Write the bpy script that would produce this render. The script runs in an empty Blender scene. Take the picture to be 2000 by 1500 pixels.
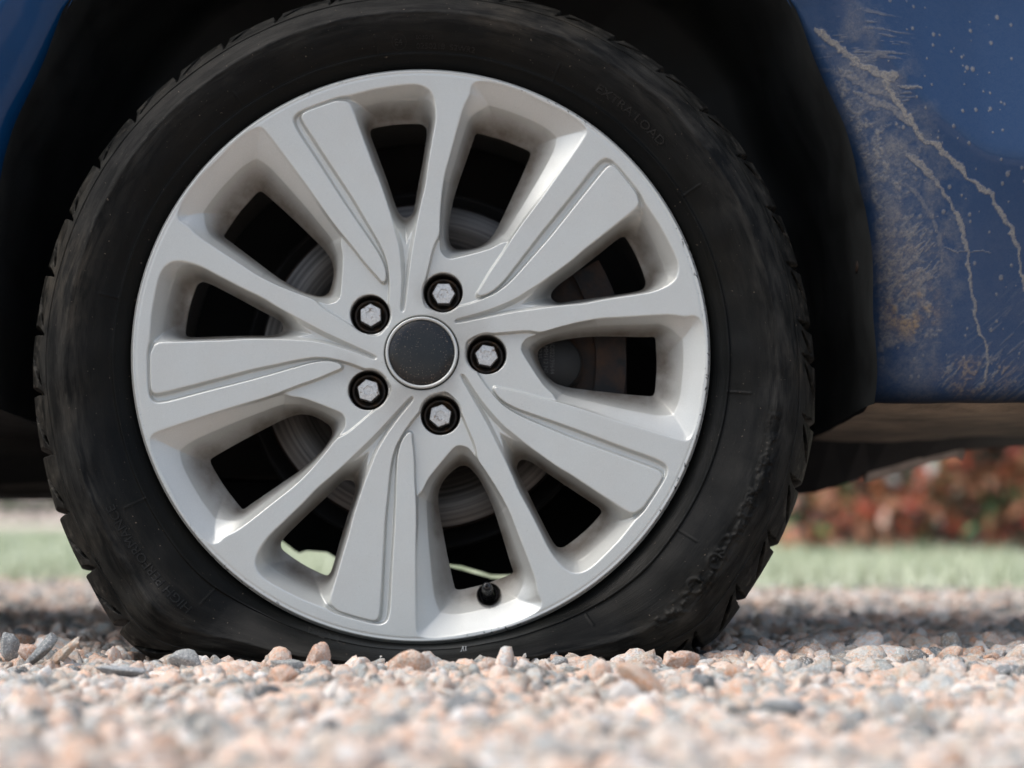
import bpy, math, random
import numpy as np
from mathutils import Vector, Matrix, Euler
random.seed(7); rng = np.random.default_rng(11)
S = bpy.context.scene
C = S.collection
# ------------------------------------------------------------------ camera, sky, sun, exposure
cam_d = bpy.data.cameras.new('camera'); cam = bpy.data.objects.new('camera', cam_d); C.objects.link(cam)
cam.location = (0.0754, -1.6, 0.128)
cam.rotation_euler = (math.radians(90) + math.atan(235 / 3757), 0, 0)
cam_d.sensor_width = 36; cam_d.lens = 3757 / 2000 * 36
cam_d.clip_start = .02; cam_d.clip_end = 300
cam_d.dof.use_dof = True; cam_d.dof.focus_distance = 1.57; cam_d.dof.aperture_fstop = 3.1
S.camera = cam
W = bpy.data.worlds.new('World'); S.world = W; W.use_nodes = True
SUN_EL, SUN_ROT = math.radians(60), math.radians(257)
nt = W.node_tree; bg = nt.nodes['Background']
sky = nt.nodes.new('ShaderNodeTexSky'); sky.sky_type = 'NISHITA'; sky.sun_disc = False
sky.sun_elevation = SUN_EL; sky.sun_rotation = SUN_ROT; sky.air_density = 1.0; sky.dust_density = 4.0; sky.ozone_density = 1.0
hs = nt.nodes.new('ShaderNodeHueSaturation'); hs.inputs['Saturation'].default_value = .72
nt.links.new(sky.outputs[0], hs.inputs['Color']); nt.links.new(hs.outputs[0], bg.inputs[0])
bg.inputs[1].default_value = .15
sl = bpy.data.lights.new('sun', 'SUN'); sl.energy = 1.0; sl.angle = math.radians(55); sl.color = (1, .975, .95)
sun = bpy.data.objects.new('sun', sl); C.objects.link(sun)
sd = Vector((math.cos(SUN_EL) * math.sin(SUN_ROT), math.cos(SUN_EL) * math.cos(SUN_ROT), math.sin(SUN_EL)))
sun.rotation_euler = sd.to_track_quat('Z', 'Y').to_euler(); sun.location = (0, 0, 6)
S.view_settings.view_transform = 'Standard'; S.view_settings.look = 'None'
S.view_settings.exposure = 0.82; S.view_settings.gamma = 1

# ------------------------------------------------------------------ helpers
def lin(c):
    return tuple((x / 12.92 if x <= .04045 else ((x + .055) / 1.055) ** 2.4) for x in c)
def tag(o, label=None, cat=None, group=None, kind=None):
    for k, v in (('label', label), ('category', cat), ('group', group), ('kind', kind)):
        if v: o[k] = v
    return o
def empty(name, loc=(0, 0, 0), rot=(0, 0, 0), parent=None):
    o = bpy.data.objects.new(name, None); C.objects.link(o); o.location = loc; o.rotation_euler = rot; o.empty_display_size = .05
    if parent: o.parent = parent
    return o
def mesh_np(name, V, F, mat=None, parent=None, smooth=True, attrs=None, link=True):
    """V (n,3); F list of arrays of shape (m,k)"""
    me = bpy.data.meshes.new(name)
    V = np.asarray(V, np.float32); me.vertices.add(len(V)); me.vertices.foreach_set('co', V.ravel())
    if isinstance(F, np.ndarray): F = [F]
    F = [np.asarray(f, np.int32) for f in F if len(f)]
    if F:
        loops = np.concatenate([f.ravel() for f in F]); tot = np.concatenate([np.full(len(f), f.shape[1]) for f in F])
        me.loops.add(len(loops)); me.loops.foreach_set('vertex_index', loops)
        me.polygons.add(len(tot)); st = np.concatenate([[0], np.cumsum(tot)[:-1]])
        me.polygons.foreach_set('loop_start', st.astype(np.int32)); me.polygons.foreach_set('loop_total', tot.astype(np.int32))
        me.polygons.foreach_set('use_smooth', np.full(len(tot), smooth))
    for k, a in (attrs or {}).items():
        a = np.asarray(a, np.float32)
        at = me.attributes.new(k, 'FLOAT' if a.ndim == 1 else 'FLOAT_VECTOR', 'POINT')
        at.data.foreach_set('value' if a.ndim == 1 else 'vector', a.ravel())
    me.update(calc_edges=True); me.validate()
    if mat: me.materials.append(mat)
    if not link: return me
    o = bpy.data.objects.new(name, me); C.objects.link(o)
    if parent: o.parent = parent
    return o
class MB:
    """collects small primitives into one mesh"""
    def __init__(s): s.V = []; s.F = {}; s.n = 0
    def add(s, V, F):
        V = np.asarray(V, float)
        for f in F: s.F.setdefault(len(f), []).append([i + s.n for i in f])
        s.V.append(V); s.n += len(V)
    def box(s, c, d, M=None):
        v = np.array([(x, y, z) for x in (-.5, .5) for y in (-.5, .5) for z in (-.5, .5)]) * np.array(d)
        if M is not None: v = v @ np.array(M).T
        s.add(v + np.array(c), [(0, 1, 3, 2), (4, 6, 7, 5), (0, 4, 5, 1), (2, 3, 7, 6), (0, 2, 6, 4), (1, 5, 7, 3)])
    def lathe(s, prof, n, origin=(0, 0, 0), axis='Y', closed=False, M=None, phase=0):
        V = []
        for k in range(n):
            a = 2 * math.pi * k / n + phase
            for r, y in prof: V.append((r * math.cos(a), y, r * math.sin(a)) if axis == 'Y' else (r * math.cos(a), r * math.sin(a), y))
        V = np.array(V)
        if M is not None: V = V @ np.array(M).T
        m = len(prof); F = []
        for k in range(n):
            for j in range(m - 1 + (1 if closed else 0)):
                a, b = k * m + j, k * m + (j + 1) % m; c, d = ((k + 1) % n) * m + (j + 1) % m, ((k + 1) % n) * m + j
                F.append((a, b, c, d) if axis == 'Y' else (a, d, c, b))
        s.add(V + np.array(origin), F)
    def tube(s, pts, radii, n=8):
        pts = [np.array(p, float) for p in pts]; V = []
        for i, p in enumerate(pts):
            t = pts[min(i + 1, len(pts) - 1)] - pts[max(i - 1, 0)]; t /= np.linalg.norm(t) + 1e-9
            a = np.cross(t, (0, 0, 1)) if abs(t[2]) < .9 else np.cross(t, (1, 0, 0)); a /= np.linalg.norm(a); b = np.cross(t, a)
            for k in range(n):
                w = 2 * math.pi * k / n; V.append(p + radii[i] * (a * math.cos(w) + b * math.sin(w)))
        F = [(i * n + k, i * n + (k + 1) % n, (i + 1) * n + (k + 1) % n, (i + 1) * n + k) for i in range(len(pts) - 1) for k in range(n)]
        F += [tuple(range(n)), tuple(range((len(pts) - 1) * n, len(pts) * n))[::-1]]
        s.add(V, F)
    def build(s, name, mat, parent=None, smooth=False):
        V = np.concatenate(s.V)
        return mesh_np(name, V, [np.array(f) for f in s.F.values()], mat, parent, smooth)
# value noise on numpy arrays
_T = rng.random((256, 256)).astype(np.float32)
def vn(x, y):
    xi = np.floor(x).astype(int); yi = np.floor(y).astype(int); fx = x - xi; fy = y - yi
    fx = fx * fx * (3 - 2 * fx); fy = fy * fy * (3 - 2 * fy)
    a = _T[xi % 256, yi % 256]; b = _T[(xi + 1) % 256, yi % 256]; c = _T[xi % 256, (yi + 1) % 256]; d = _T[(xi + 1) % 256, (yi + 1) % 256]
    return (a * (1 - fx) + b * fx) * (1 - fy) + (c * (1 - fx) + d * fx) * fy
def fbm(x, y, o=4, seed=0):
    r = 0; w = 1; t = 0
    for k in range(o):
        r = r + w * vn(x * 2 ** k + 17.3 * (k + seed), y * 2 ** k + 9.1 * (k + 3 * seed)); t += w; w *= .55
    return r / t
def ss(a, b, x): t = np.clip((x - a) / (b - a), 0, 1); return t * t * (3 - 2 * t)
def sdf(poly, X, Z):
    """signed distance, positive inside"""
    P = np.asarray(poly, float); Q = np.roll(P, -1, 0); d = np.full(X.shape, 1e9); ins = np.zeros(X.shape, bool)
    for (x1, z1), (x2, z2) in zip(P, Q):
        ex, ez = x2 - x1, z2 - z1; L = ex * ex + ez * ez + 1e-15
        t = np.clip(((X - x1) * ex + (Z - z1) * ez) / L, 0, 1)
        d = np.minimum(d, (X - x1 - t * ex) ** 2 + (Z - z1 - t * ez) ** 2)
        c = (z1 > Z) != (z2 > Z)
        if z1 != z2: ins ^= c & (X < (x2 - x1) * (Z - z1) / (z2 - z1) + x1)
    d = np.sqrt(d); return np.where(ins, d, -d)
def chaikin(P, n=1):
    P = np.asarray(P, float)
    for _ in range(n):
        Q = np.roll(P, -1, 0); P = np.stack([P * .8 + Q * .2, P * .2 + Q * .8], 1).reshape(-1, 2)
    return P
def rot2(P, deg):
    a = math.radians(deg); c, s = math.cos(a), math.sin(a); P = np.asarray(P); return np.stack([c * P[:, 0] - s * P[:, 1], s * P[:, 0] + c * P[:, 1]], 1)
def grid_faces(nr, nc, wrap=False, mask=None):
    i = np.arange(nr - 1)[:, None]; j = np.arange(nc if wrap else nc - 1)[None, :]; j2 = (j + 1) % nc
    a = i * nc + j; b = i * nc + j2; c = (i + 1) * nc + j2; d = (i + 1) * nc + j
    F = np.stack([a, b, c, d], -1)
    if mask is not None: F = F[mask]
    return F.reshape(-1, 4)

# ------------------------------------------------------------------ materials
class M_:
    def __init__(s, name):
        s.m = bpy.data.materials.new(name); s.m.use_nodes = True; s.t = s.m.node_tree; s.N = s.t.nodes
        s.p = s.N['Principled BSDF']
    def n(s, typ, **kw):
        x = s.N.new('ShaderNode' + typ)
        for k, v in kw.items():
            if k.startswith('_'): setattr(x, k[1:], v)
            else:
                k2 = int(k[1:]) if k[0] == 'i' and k[1:].isdigit() else k.replace('_', ' ')
                if hasattr(v, 'is_output'): s.t.links.new(v, x.inputs[k2])
                else: x.inputs[k2].default_value = v
        return x
    def L(s, a, b): s.t.links.new(a, b)
    def noise(s, scale, detail=4, rough=.55, vec=None, **k):
        x = s.n('TexNoise', Scale=scale, Detail=detail, Roughness=rough, **k)
        if vec is None: vec = s.pos()
        s.L(vec, x.inputs['Vector']); return x.outputs['Fac']
    def pos(s):
        if not hasattr(s, '_p'): s._p = s.n('TexCoord').outputs['Object']
        return s._p
    def ramp(s, f, stops, interp='LINEAR'):
        x = s.n('ValToRGB'); s.L(f, x.inputs[0]); r = x.color_ramp; r.interpolation = interp
        while len(r.elements) < len(stops): r.elements.new(.5)
        for e, (p, c) in zip(r.elements, stops):
            e.position = p; e.color = (c, c, c, 1) if not hasattr(c, '__len__') else (*c, 1)
        return x.outputs[0]
    def mix(s, f, a, b, mode='MIX'):
        x = s.n('Mix', _data_type='RGBA', _blend_type=mode)
        for sock, v in ((x.inputs[0], f), (x.inputs[6], a), (x.inputs[7], b)):
            if hasattr(v, 'is_output'): s.L(v, sock)
            elif hasattr(v, '__len__'): sock.default_value = (*v, 1)
            else: sock.default_value = v
        return x.outputs[2]
    def math(s, op, a, b=0, c=None, clamp=False):
        x = s.n('Math', _operation=op, _use_clamp=clamp)
        for i, v in enumerate((a, b) if c is None else (a, b, c)):
            if hasattr(v, 'is_output'): s.L(v, x.inputs[i])
            else: x.inputs[i].default_value = v
        return x.outputs[0]
    def attr(s, name, t='GEOMETRY'): return s.n('Attribute', _attribute_name=name, _attribute_type=t)
    def set(s, **k):
        for a, v in k.items():
            i = s.p.inputs[a.replace('_', ' ')]
            if hasattr(v, 'is_output'): s.L(v, i)
            else: i.default_value = (*v, 1) if hasattr(v, '__len__') and len(v) == 3 and i.type == 'RGBA' else v
        return s
    def bump(s, h, strength=.3, dist=.001):
        b = s.n('Bump', Strength=strength, Distance=dist); s.L(h, b.inputs['Height']); s.L(b.outputs[0], s.p.inputs['Normal']); return s
def simple(name, col, rough=.5, metal=0, var=.25, scale=60, bump=.15, **k):
    m = M_(name); f = m.noise(scale, 5)
    m.set(Base_Color=m.mix(m.ramp(f, [(.3, 0), (.7, 1)]), tuple(c * (1 - var) for c in col), tuple(min(1, c * (1 + var)) for c in col)), Metallic=metal,
          Roughness=m.ramp(f, [(.3, max(.05, rough - .08)), (.7, min(1, rough + .1))]), **k)
    if bump: m.bump(m.noise(scale * 6, 3), bump, .0005)
    return m.m

# silver lacquer of the rim
m = M_('silver_lacquer')
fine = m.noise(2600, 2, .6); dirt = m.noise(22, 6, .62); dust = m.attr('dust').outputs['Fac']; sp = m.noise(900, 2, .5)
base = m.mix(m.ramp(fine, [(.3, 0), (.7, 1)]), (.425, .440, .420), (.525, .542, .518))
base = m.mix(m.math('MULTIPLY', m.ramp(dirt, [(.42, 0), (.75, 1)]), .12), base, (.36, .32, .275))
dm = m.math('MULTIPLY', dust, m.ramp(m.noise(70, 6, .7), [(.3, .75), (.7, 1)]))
base = m.mix(m.math('MULTIPLY', dm, .86, clamp=True), base, (.085, .064, .044))  # brown of the brake dust and of the painted recess shade
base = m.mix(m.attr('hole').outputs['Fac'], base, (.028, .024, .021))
base = m.mix(m.math('MULTIPLY', m.ramp(sp, [(.72, 0), (.76, 1)]), m.ramp(m.noise(40, 3), [(.45, 0), (.7, .75)])), base, (.12, .085, .06))
chip = m.attr('edge').outputs['Fac']
base = m.mix(m.math('MULTIPLY', chip, m.ramp(m.noise(330, 2, .4), [(.62, 0), (.65, 1)])), base, (.03, .03, .03))
m.set(Base_Color=base, Metallic=.42, Roughness=m.math('ADD', m.ramp(dirt, [(.3, .37), (.7, .46)]), m.math('MULTIPLY', dm, .3)), Coat_Weight=.12, Coat_Roughness=.4)
m.bump(m.math('ADD', fine, m.math('MULTIPLY', m.noise(500, 3), .6)), .10, .0003); M_RIM = m.m

# tyre rubber: tv = (around, across, 0)
m = M_('tyre_rubber'); tv = m.attr('tv').outputs['Vector']; pos = m.pos()
sx = m.n('SeparateXYZ'); m.L(tv, sx.inputs[0]); acr = sx.outputs['Y']
mp = m.n('Mapping', _vector_type='POINT'); m.L(tv, mp.inputs[0]); mp.inputs['Scale'].default_value = (8, 10, 1)
scuff = m.noise(1, 6, .62, mp.outputs[0], Distortion=.4)
mp2 = m.n('Mapping'); m.L(tv, mp2.inputs[0]); mp2.inputs['Scale'].default_value = (16, 110, 1)
fine_sc = m.noise(1, 5, .65, mp2.outputs[0])
patch = m.noise(9, 5, .6, pos); grit = m.noise(1400, 2, .6, pos)
band = m.ramp(acr, [(0, 0), (.16, 0), (.30, .10), (.46, .30), (.56, .9), (.66, 1), (.78, .8), (.86, 1), (1, 1)])
amt = m.math('MULTIPLY', band, m.ramp(m.math('ADD', m.math('MULTIPLY', scuff, .72), m.math('MULTIPLY', fine_sc, .28)), [(.42, 0), (.66, 1)]))
col = m.mix(m.ramp(patch, [(.35, 0), (.65, 1)]), (.0034, .0040, .0041), (.0062, .0063, .0054))
col = m.mix(m.math('MULTIPLY', amt, .8), col, (.038, .037, .033))
col = m.mix(m.math('MULTIPLY', m.ramp(patch, [(.5, 0), (.7, 1)]), m.math('MULTIPLY', amt, .5)), col, (.085, .070, .050))
col = m.mix(m.math('MULTIPLY', m.math('MULTIPLY', m.ramp(acr, [(.84, 0), (.97, 1)]), m.ramp(m.noise(120, 5, .7, pos), [(.52, 0), (.66, 1)])), .75), col, (.085, .078, .066))
col = m.mix(m.ramp(m.noise(420, 3, .5, pos), [(.72, 0), (.75, .8)]), col, (.16, .13, .10))
rg = m.math('ADD', m.ramp(acr, [(0, .30), (.15, .30), (.2, .46), (1, .52)]), m.math('MULTIPLY', amt, .15))
m.set(Base_Color=col, Roughness=rg, Specular_IOR_Level=.09)
m.bump(m.math('ADD', m.math('MULTIPLY', grit, .35), m.math('ADD', fine_sc, m.math('MULTIPLY', m.noise(160, 4, .6, pos), .7))), .45, .0007); M_TYRE = m.m

# car paint with dried mud carried by vertex attributes
m = M_('blue_car_paint'); mud = m.attr('mud').outputs['Fac']; och = m.attr('ochre').outputs['Fac']
f = m.noise(30, 6, .6); fl = m.noise(3000, 1)
paint = m.mix(fl, (.0007, .029, .092), (.001, .037, .115))
paint = m.mix(m.ramp(f, [(.5, 0), (.85, .03)]), paint, (.10, .105, .11))
mudc = m.mix(och, m.mix(m.noise(200, 4), (.21, .20, .175), (.32, .30, .26)), m.mix(m.noise(260, 4), (.22, .155, .085), (.36, .27, .165)))
mm = m.math('MULTIPLY', mud, m.ramp(m.noise(700, 4, .65), [(.25, .55), (.6, 1)]), clamp=True)
m.set(Base_Color=m.mix(mm, paint, mudc), Roughness=m.math('ADD', m.ramp(f, [(.3, .26), (.7, .36)]), m.math('MULTIPLY', mm, .55)), Coat_Weight=m.math('SUBTRACT', .36, mm, clamp=True), Coat_Roughness=.06, Metallic=0, Specular_IOR_Level=.08)
m.bump(m.math('MULTIPLY', mud, m.math('ADD', m.noise(500, 4), .6)), .5, .0012); M_PAINT = m.m
m = M_('road_dirt_underside'); f = m.noise(14, 6, .65)
m.set(Base_Color=m.mix(m.ramp(f, [(.3, 0), (.7, 1)]), (.075, .060, .043), (.27, .21, .15)), Roughness=.85); m.bump(m.noise(180, 5), .5, .002); M_DIRTY = m.m
M_LINER = simple('black_liner_plastic', (.0055, .007, .007), .62, var=.35, scale=20, bump=.3)
M_BLACK = simple('underbody_black', (.0032, .0032, .0032), .8, var=.3, scale=12)
M_GLOSSBLK = simple('black_cap_plastic', (.012, .013, .014), .28, var=.2, scale=400, bump=.05)
m = M_('dusty_black_cap'); f = m.noise(900, 2, .5)
c_ = m.mix(m.ramp(m.noise(28, 4), [(.3, 0), (.75, .8)]), (.007, .010, .013), (.022, .021, .019))
c_ = m.mix(m.ramp(f, [(.665, 0), (.70, .75)]), c_, (.22, .17, .12))
m.set(Base_Color=c_, Roughness=.22, Specular_IOR_Level=.25, Coat_Weight=.12, Coat_Roughness=.08); m.bump(m.noise(90, 3), .05, .0005); M_CAP = m.m
m = M_('worn_zinc_bolt'); wp = m.n('NewGeometry').outputs['Position']; f = m.noise(180, 5, .7, wp)
c_ = m.mix(m.ramp(m.noise(600, 3, .6, wp), [(.3, 0), (.7, 1)]), (.40, .40, .385), (.60, .60, .58))
c_ = m.mix(m.ramp(f, [(.56, 0), (.64, .85)]), c_, (.14, .075, .035)); m.set(Base_Color=c_, Roughness=.36, Metallic=.6); m.bump(f, .4, .0006); M_BOLT = m.m
m = M_('rusty_bolt_seat'); f = m.noise(120, 5, .7)
m.set(Base_Color=m.mix(m.ramp(f, [(.45, 0), (.7, 1)]), (.022, .020, .018), (.085, .048, .022)), Roughness=.45, Metallic=.4); m.bump(f, .4, .001); M_SEAT = m.m
m = M_('brake_iron'); g = m.n('SeparateXYZ'); m.L(m.pos(), g.inputs[0])
rr = m.math('SQRT', m.math('ADD', m.math('POWER', g.outputs[0], 2), m.math('POWER', g.outputs[2], 2)))
cx_ = m.n('CombineXYZ'); m.L(m.math('MULTIPLY', rr, 420), cx_.inputs[0]); m.L(m.math('MULTIPLY', g.outputs[0], 3), cx_.inputs[1]); m.L(m.math('MULTIPLY', g.outputs[2], 3), cx_.inputs[2])
ring = m.noise(1, 5, .7, cx_.outputs[0])
m.set(Base_Color=m.mix(m.ramp(ring, [(.35, 0), (.65, 1)]), (.045, .043, .040), (.16, .15, .14)), Metallic=.55, Roughness=.42); m.bump(ring, .6, .0006); M_DISC = m.m
m = M_('rusty_iron'); f = m.noise(55, 6, .7)
m.set(Base_Color=m.mix(m.ramp(f, [(.4, 0), (.62, .6), (.75, 1)]), (.007, .008, .009), (.05, .022, .008)), Roughness=.7, Metallic=.2); m.bump(f, .6, .002); M_RUST = m.m
M_PRINT = simple('grey_stamp_ink', (.07, .07, .07), .7, var=.3, scale=300)

# stones: colour per instance
def stone_mat(name, instanced, base=None):
    m = M_(name); geo = m.n('NewGeometry').outputs['Position']
    col = m.attr('col', 'INSTANCER').outputs['Color'] if instanced else None
    pinkness = m.noise(150, 5, .7, geo); spk = m.noise(520, 4, .7, geo)
    b = col if instanced else m.mix(m.noise(40, 3, .5, geo), tuple(c * .85 for c in base), base)
    c1 = m.mix(m.ramp(pinkness, [(.46, 0), (.56, 1)]), b, m.mix(1.0, b, (1.10, .87, .73), 'MULTIPLY')) if instanced or base[0] > base[2] * 1.2 else b
    c2 = m.mix(m.math('MULTIPLY', m.ramp(spk, [(.55, 0), (.66, 1)]), .45), c1, m.mix(1.0, c1, (.36, .34, .32), 'MULTIPLY'))
    c3 = m.mix(m.math('MULTIPLY', m.ramp(spk, [(.38, 1), (.46, 0)]), .65), c2, (.74, .71, .67))
    m.set(Base_Color=c3, Roughness=.78, Specular_IOR_Level=.35)
    m.bump(m.math('ADD', m.noise(380, 5, .65, geo), m.math('MULTIPLY', pinkness, .8)), .9, .0026); return m.m
M_GRAVEL = stone_mat('granite_chippings', True)
m = M_('gravel_bed'); geo = m.n('NewGeometry').outputs['Position']; v = m.n('TexVoronoi', Scale=75.0); m.L(geo, v.inputs['Vector'])
m.set(Base_Color=m.mix(.65, m.ramp(m.noise(40, 5, .7, geo), [(.3, (.20, .165, .14)), (.7, (.42, .36, .32))]), m.mix(.55, v.outputs['Color'], (.45, .38, .33)), 'MULTIPLY'), Roughness=.95)
m.bump(v.outputs['Distance'], 1, .01); M_BED = m.m
m = M_('far_gravel'); geo = m.n('NewGeometry').outputs['Position']; v = m.n('TexVoronoi', Scale=40.0); m.L(geo, v.inputs['Vector'])
m.set(Base_Color=m.mix(.25, m.ramp(m.noise(3, 5, .7, geo), [(.3, (.48, .38, .32)), (.7, (.66, .56, .50))]), v.outputs['Color'], 'SOFT_LIGHT'), Roughness=.95); M_FARG = m.m
m = M_('lawn'); geo = m.n('NewGeometry').outputs['Position']
m.set(Base_Color=m.ramp(m.noise(2.2, 6, .65, geo), [(.3, (.27, .32, .19)), (.55, (.44, .48, .35)), (.75, (.58, .59, .49))]), Roughness=.9); M_LAWN = m.m  # greens paled, glare and overexposure put into the base colour
m = M_('grass_blade'); geo = m.n('NewGeometry').outputs['Position']
m.set(Base_Color=m.ramp(m.noise(5, 4, .6, geo), [(.3, (.28, .34, .20)), (.7, (.55, .58, .45))]), Roughness=.6, Transmission_Weight=0); M_BLADE = m.m
def leaf_mat(name, stops):
    m = M_(name); c = m.attr('lc').outputs['Fac']; m.set(Base_Color=m.ramp(c, stops, 'CONSTANT'), Roughness=.28, Specular_IOR_Level=.6); return m.m
M_LEAF = leaf_mat('hedge_leaf', [(0, (.008, .010, .006)), (.27, (.09, .22, .08)), (.37, (.58, .11, .06)), (.55, (.34, .14, .07)), (.66, (.62, .30, .17)), (.76, (.020, .014, .010)), (.87, (.88, .87, .84))])  # palest stop paints sky through gaps, near-black stops paint dark gaps
M_FAR = leaf_mat('far_hedge_leaf', [(0, (.03, .05, .02)), (.3, (.07, .10, .04)), (.6, (.11, .13, .06)), (.85, (.16, .12, .07))])
M_TWIG = simple('dry_twig', (.26, .15, .085), .85, var=.4, scale=400, bump=.6)
M_STEM = simple('hedge_stem', (.05, .035, .022), .85, var=.4, scale=50)

# ------------------------------------------------------------------ setting: ground
ROAD_EDGE = lambda x: 1.42 - .22 * x            # where the chippings stop and the lawn starts
def sheet(name, x0, x1, y0, y1, nx, ny, z, mat, kind='structure', warp=0):
    X, Y = np.meshgrid(np.linspace(x0, x1, nx), np.linspace(y0, y1, ny)); Z = np.full(X.shape, z) + warp * (fbm(X * 3, Y * 3, 3) - .5)
    o = mesh_np(name, np.stack([X, Y, Z], -1).reshape(-1, 3), grid_faces(ny, nx)[:, ::1], mat); tag(o, kind=kind); return o
gz = lambda x, y: .010 * (fbm(np.asarray(x) * 5 + 40, np.asarray(y) * 5 + 40, 3) - .5)
X, Y = np.meshgrid(np.linspace(-4, 4.5, 300), np.linspace(-2.6, 2.4, 240))
o = mesh_np('gravel_ground', np.stack([X, Y, gz(X, Y) - .011], -1).reshape(-1, 3), grid_faces(240, 300), M_BED); tag(o, kind='structure')
sheet('ground', -150, 150, -60, 280, 12, 12, -.06, M_FARG)
# lawn: near edge follows ROAD_EDGE
xs = np.linspace(-9, 9, 160); t = np.linspace(0, 1, 60) ** 1.5
X = np.repeat(xs[None], 60, 0); E = ROAD_EDGE(np.clip(xs, -3.5, 3)) + .12 * (fbm(xs * 4, xs * 0, 3) - .5)
Y = E[None] + (9.2 - E[None]) * t[:, None]; Z = .004 + .012 * (fbm(X * 2, Y * 2, 3) - .5)
o = mesh_np('lawn', np.stack([X, Y, Z], -1).reshape(-1, 3), grid_faces(60, 160), M_LAWN); tag(o, kind='structure')
X, Y = np.meshgrid(np.linspace(-30, 30, 40), np.linspace(9.0, 40, 30))
o = mesh_np('drive', np.stack([X, Y, X * 0 - .002], -1).reshape(-1, 3), grid_faces(30, 40), M_FARG); tag(o, kind='structure')

# grass blades (uncountable)
nb = 26000
bx = rng.uniform(-2.6, 2.6, nb); tt = rng.random(nb) ** 1.6; by = ROAD_EDGE(bx) - .03 + tt * 5.5
ba = rng.uniform(0, 6.28, nb); bh = rng.uniform(.018, .045, nb); bw = rng.uniform(.0015, .003, nb) * (1 + tt * 2); ln = rng.uniform(.2, .9, nb)
ca, sa = np.cos(ba), np.sin(ba)
V = np.stack([np.stack([bx - ca * bw, by - sa * bw, 0 * bx], 1), np.stack([bx + ca * bw, by + sa * bw, 0 * bx], 1),
              np.stack([bx - sa * bh * ln, by + ca * bh * ln, bh], 1)], 1).reshape(-1, 3)
o = mesh_np('grass', V, np.arange(nb * 3).reshape(-1, 3), M_BLADE)
tag(o, 'short pale green grass of the lawn beyond the gravel', 'grass', kind='stuff')

# ------------------------------------------------------------------ gravel: one object, stones instanced on points
def stone_shape(seed, sub=3, flat=(1, .8, .6), planes=13, soft=16):
    r = np.random.default_rng(seed)
    import bmesh
    bm = bmesh.new(); bmesh.ops.create_icosphere(bm, subdivisions=sub, radius=1); bm.verts.ensure_lookup_table()
    V = np.array([v.co[:] for v in bm.verts]); F = np.array([[v.index for v in f.verts] for f in bm.faces]); bm.free()
    N = r.normal(size=(planes, 3)); N /= np.linalg.norm(N, axis=1)[:, None]; c = r.uniform(.62, 1.0, planes)
    d = np.maximum(V @ N.T, .03) / c
    rad = 1 / (np.sum(d ** soft, 1) ** (1 / soft)); rad = np.minimum(rad, 1.35)
    rad *= 1 + .16 * (fbm(V[:, 0] * 3.2 + seed + V[:, 2], V[:, 1] * 3.2 + V[:, 2] * 2.6, 4) - .5)
    return V * rad[:, None] * np.array(flat) / rad.mean(), F
NT = 14; TV = []; TF = []; n = 0; gid = []
for k in range(NT):
    fl = random.choice([(1, .85, .7), (1, .7, .55), (1, .9, .8), (1.1, .75, .45), (1.2, .7, .6)])
    v, f = stone_shape(100 + k, 2 if k > 9 else 3, fl, random.choice([7, 9, 12]), random.choice([26, 40, 60])); TV.append(v); TF.append(f + n); n += len(v); gid += [k] * len(v)
def pts(x0, x1, y0, y1, sp, smin, smax, zo, keep=None, big=.12):
    nx, ny = int((x1 - x0) / sp), int((y1 - y0) / sp)
    X, Y = np.meshgrid(np.linspace(x0, x1, nx), np.linspace(y0, y1, ny)); X = X.ravel() + rng.uniform(-.5, .5, nx * ny) * sp; Y = Y.ravel() + rng.uniform(-.5, .5, nx * ny) * sp
    s = smin + (smax - smin) * rng.beta(1.6, 3.2, len(X)); b = rng.random(len(X)) < big; s = np.where(b, s * 1.35, s)
    k = np.ones(len(X), bool) if keep is None else keep(X, Y)
    X, Y, s = X[k], Y[k], s[k]
    return np.stack([X, Y, gz(X, Y) + zo + rng.uniform(-.45, .35, len(X)) * s * .8 - s * .30], 1), s
A = []
A.append(pts(-.75, 1.0, -1.42, .45, .0118, .0056, .0142, -.001))
A.append(pts(-.75, 1.0, -1.42, .45, .034, .0100, .0165, .000))
A.append(pts(-2.0, 2.4, .45, 1.95, .019, .007, .014, .001, lambda x, y: y < ROAD_EDGE(x) + rng.normal(0, .03, len(x))))
A.append(pts(-.75, 1.0, -1.0, .25, .0105, .0020, .0050, -.006))
PP = np.concatenate([a[0] for a in A]); PS = np.concatenate([a[1] for a in A])
# nothing grows out of the contact patch of the tyre
inside = (np.abs(PP[:, 0]) < .24) & (PP[:, 1] > -.035) & (PP[:, 1] < .23); PP[inside, 2] -= .010
for px_, py_, w_ in ((22, 1292, .016), (62, 1294, .014), (88, 1300, .034), (120, 1304, .03), (366, 1302, .027), (240, 1316, .038), (626, 1304, .019), (560, 1306, .028), (560, 1330, .022), (800, 1312, .028), (1258, 1352, .040), (1212, 1372, .024), (1330, 1306, .026), (1372, 1348, .018), (1535, 1390, .036), (1968, 1318, .030), (1095, 1300, .018)):
    ys_ = .128 * 3757 / (py_ - 985) - 1.6; xs_ = .0754 + (px_ - 1000) / 3757 * (1.6 + ys_)
    q = (np.abs(PP[:, 0] - xs_) < w_ * .5 + PS * .7) & (PP[:, 1] < ys_ + .014) & (PP[:, 1] > ys_ - .16)
    top = PP[:, 2] + PS * .9; lim = .004 + np.maximum(0, (ys_ - PP[:, 1]) - .02) * .02; PP[:, 2] = np.where(q, PP[:, 2] - np.maximum(0, top - lim), PP[:, 2])
for xs_, ys_ in ((.19 + .012 * i, -.03 - .003 * i) for i in range(11)):
    q = (np.hypot(PP[:, 0] - xs_ , (PP[:, 1] - ys_) / 2.5) < .014); PP[:, 2] = np.where(q, PP[:, 2] - np.maximum(0, PP[:, 2] + PS * .9 - .006), PP[:, 2])
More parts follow.
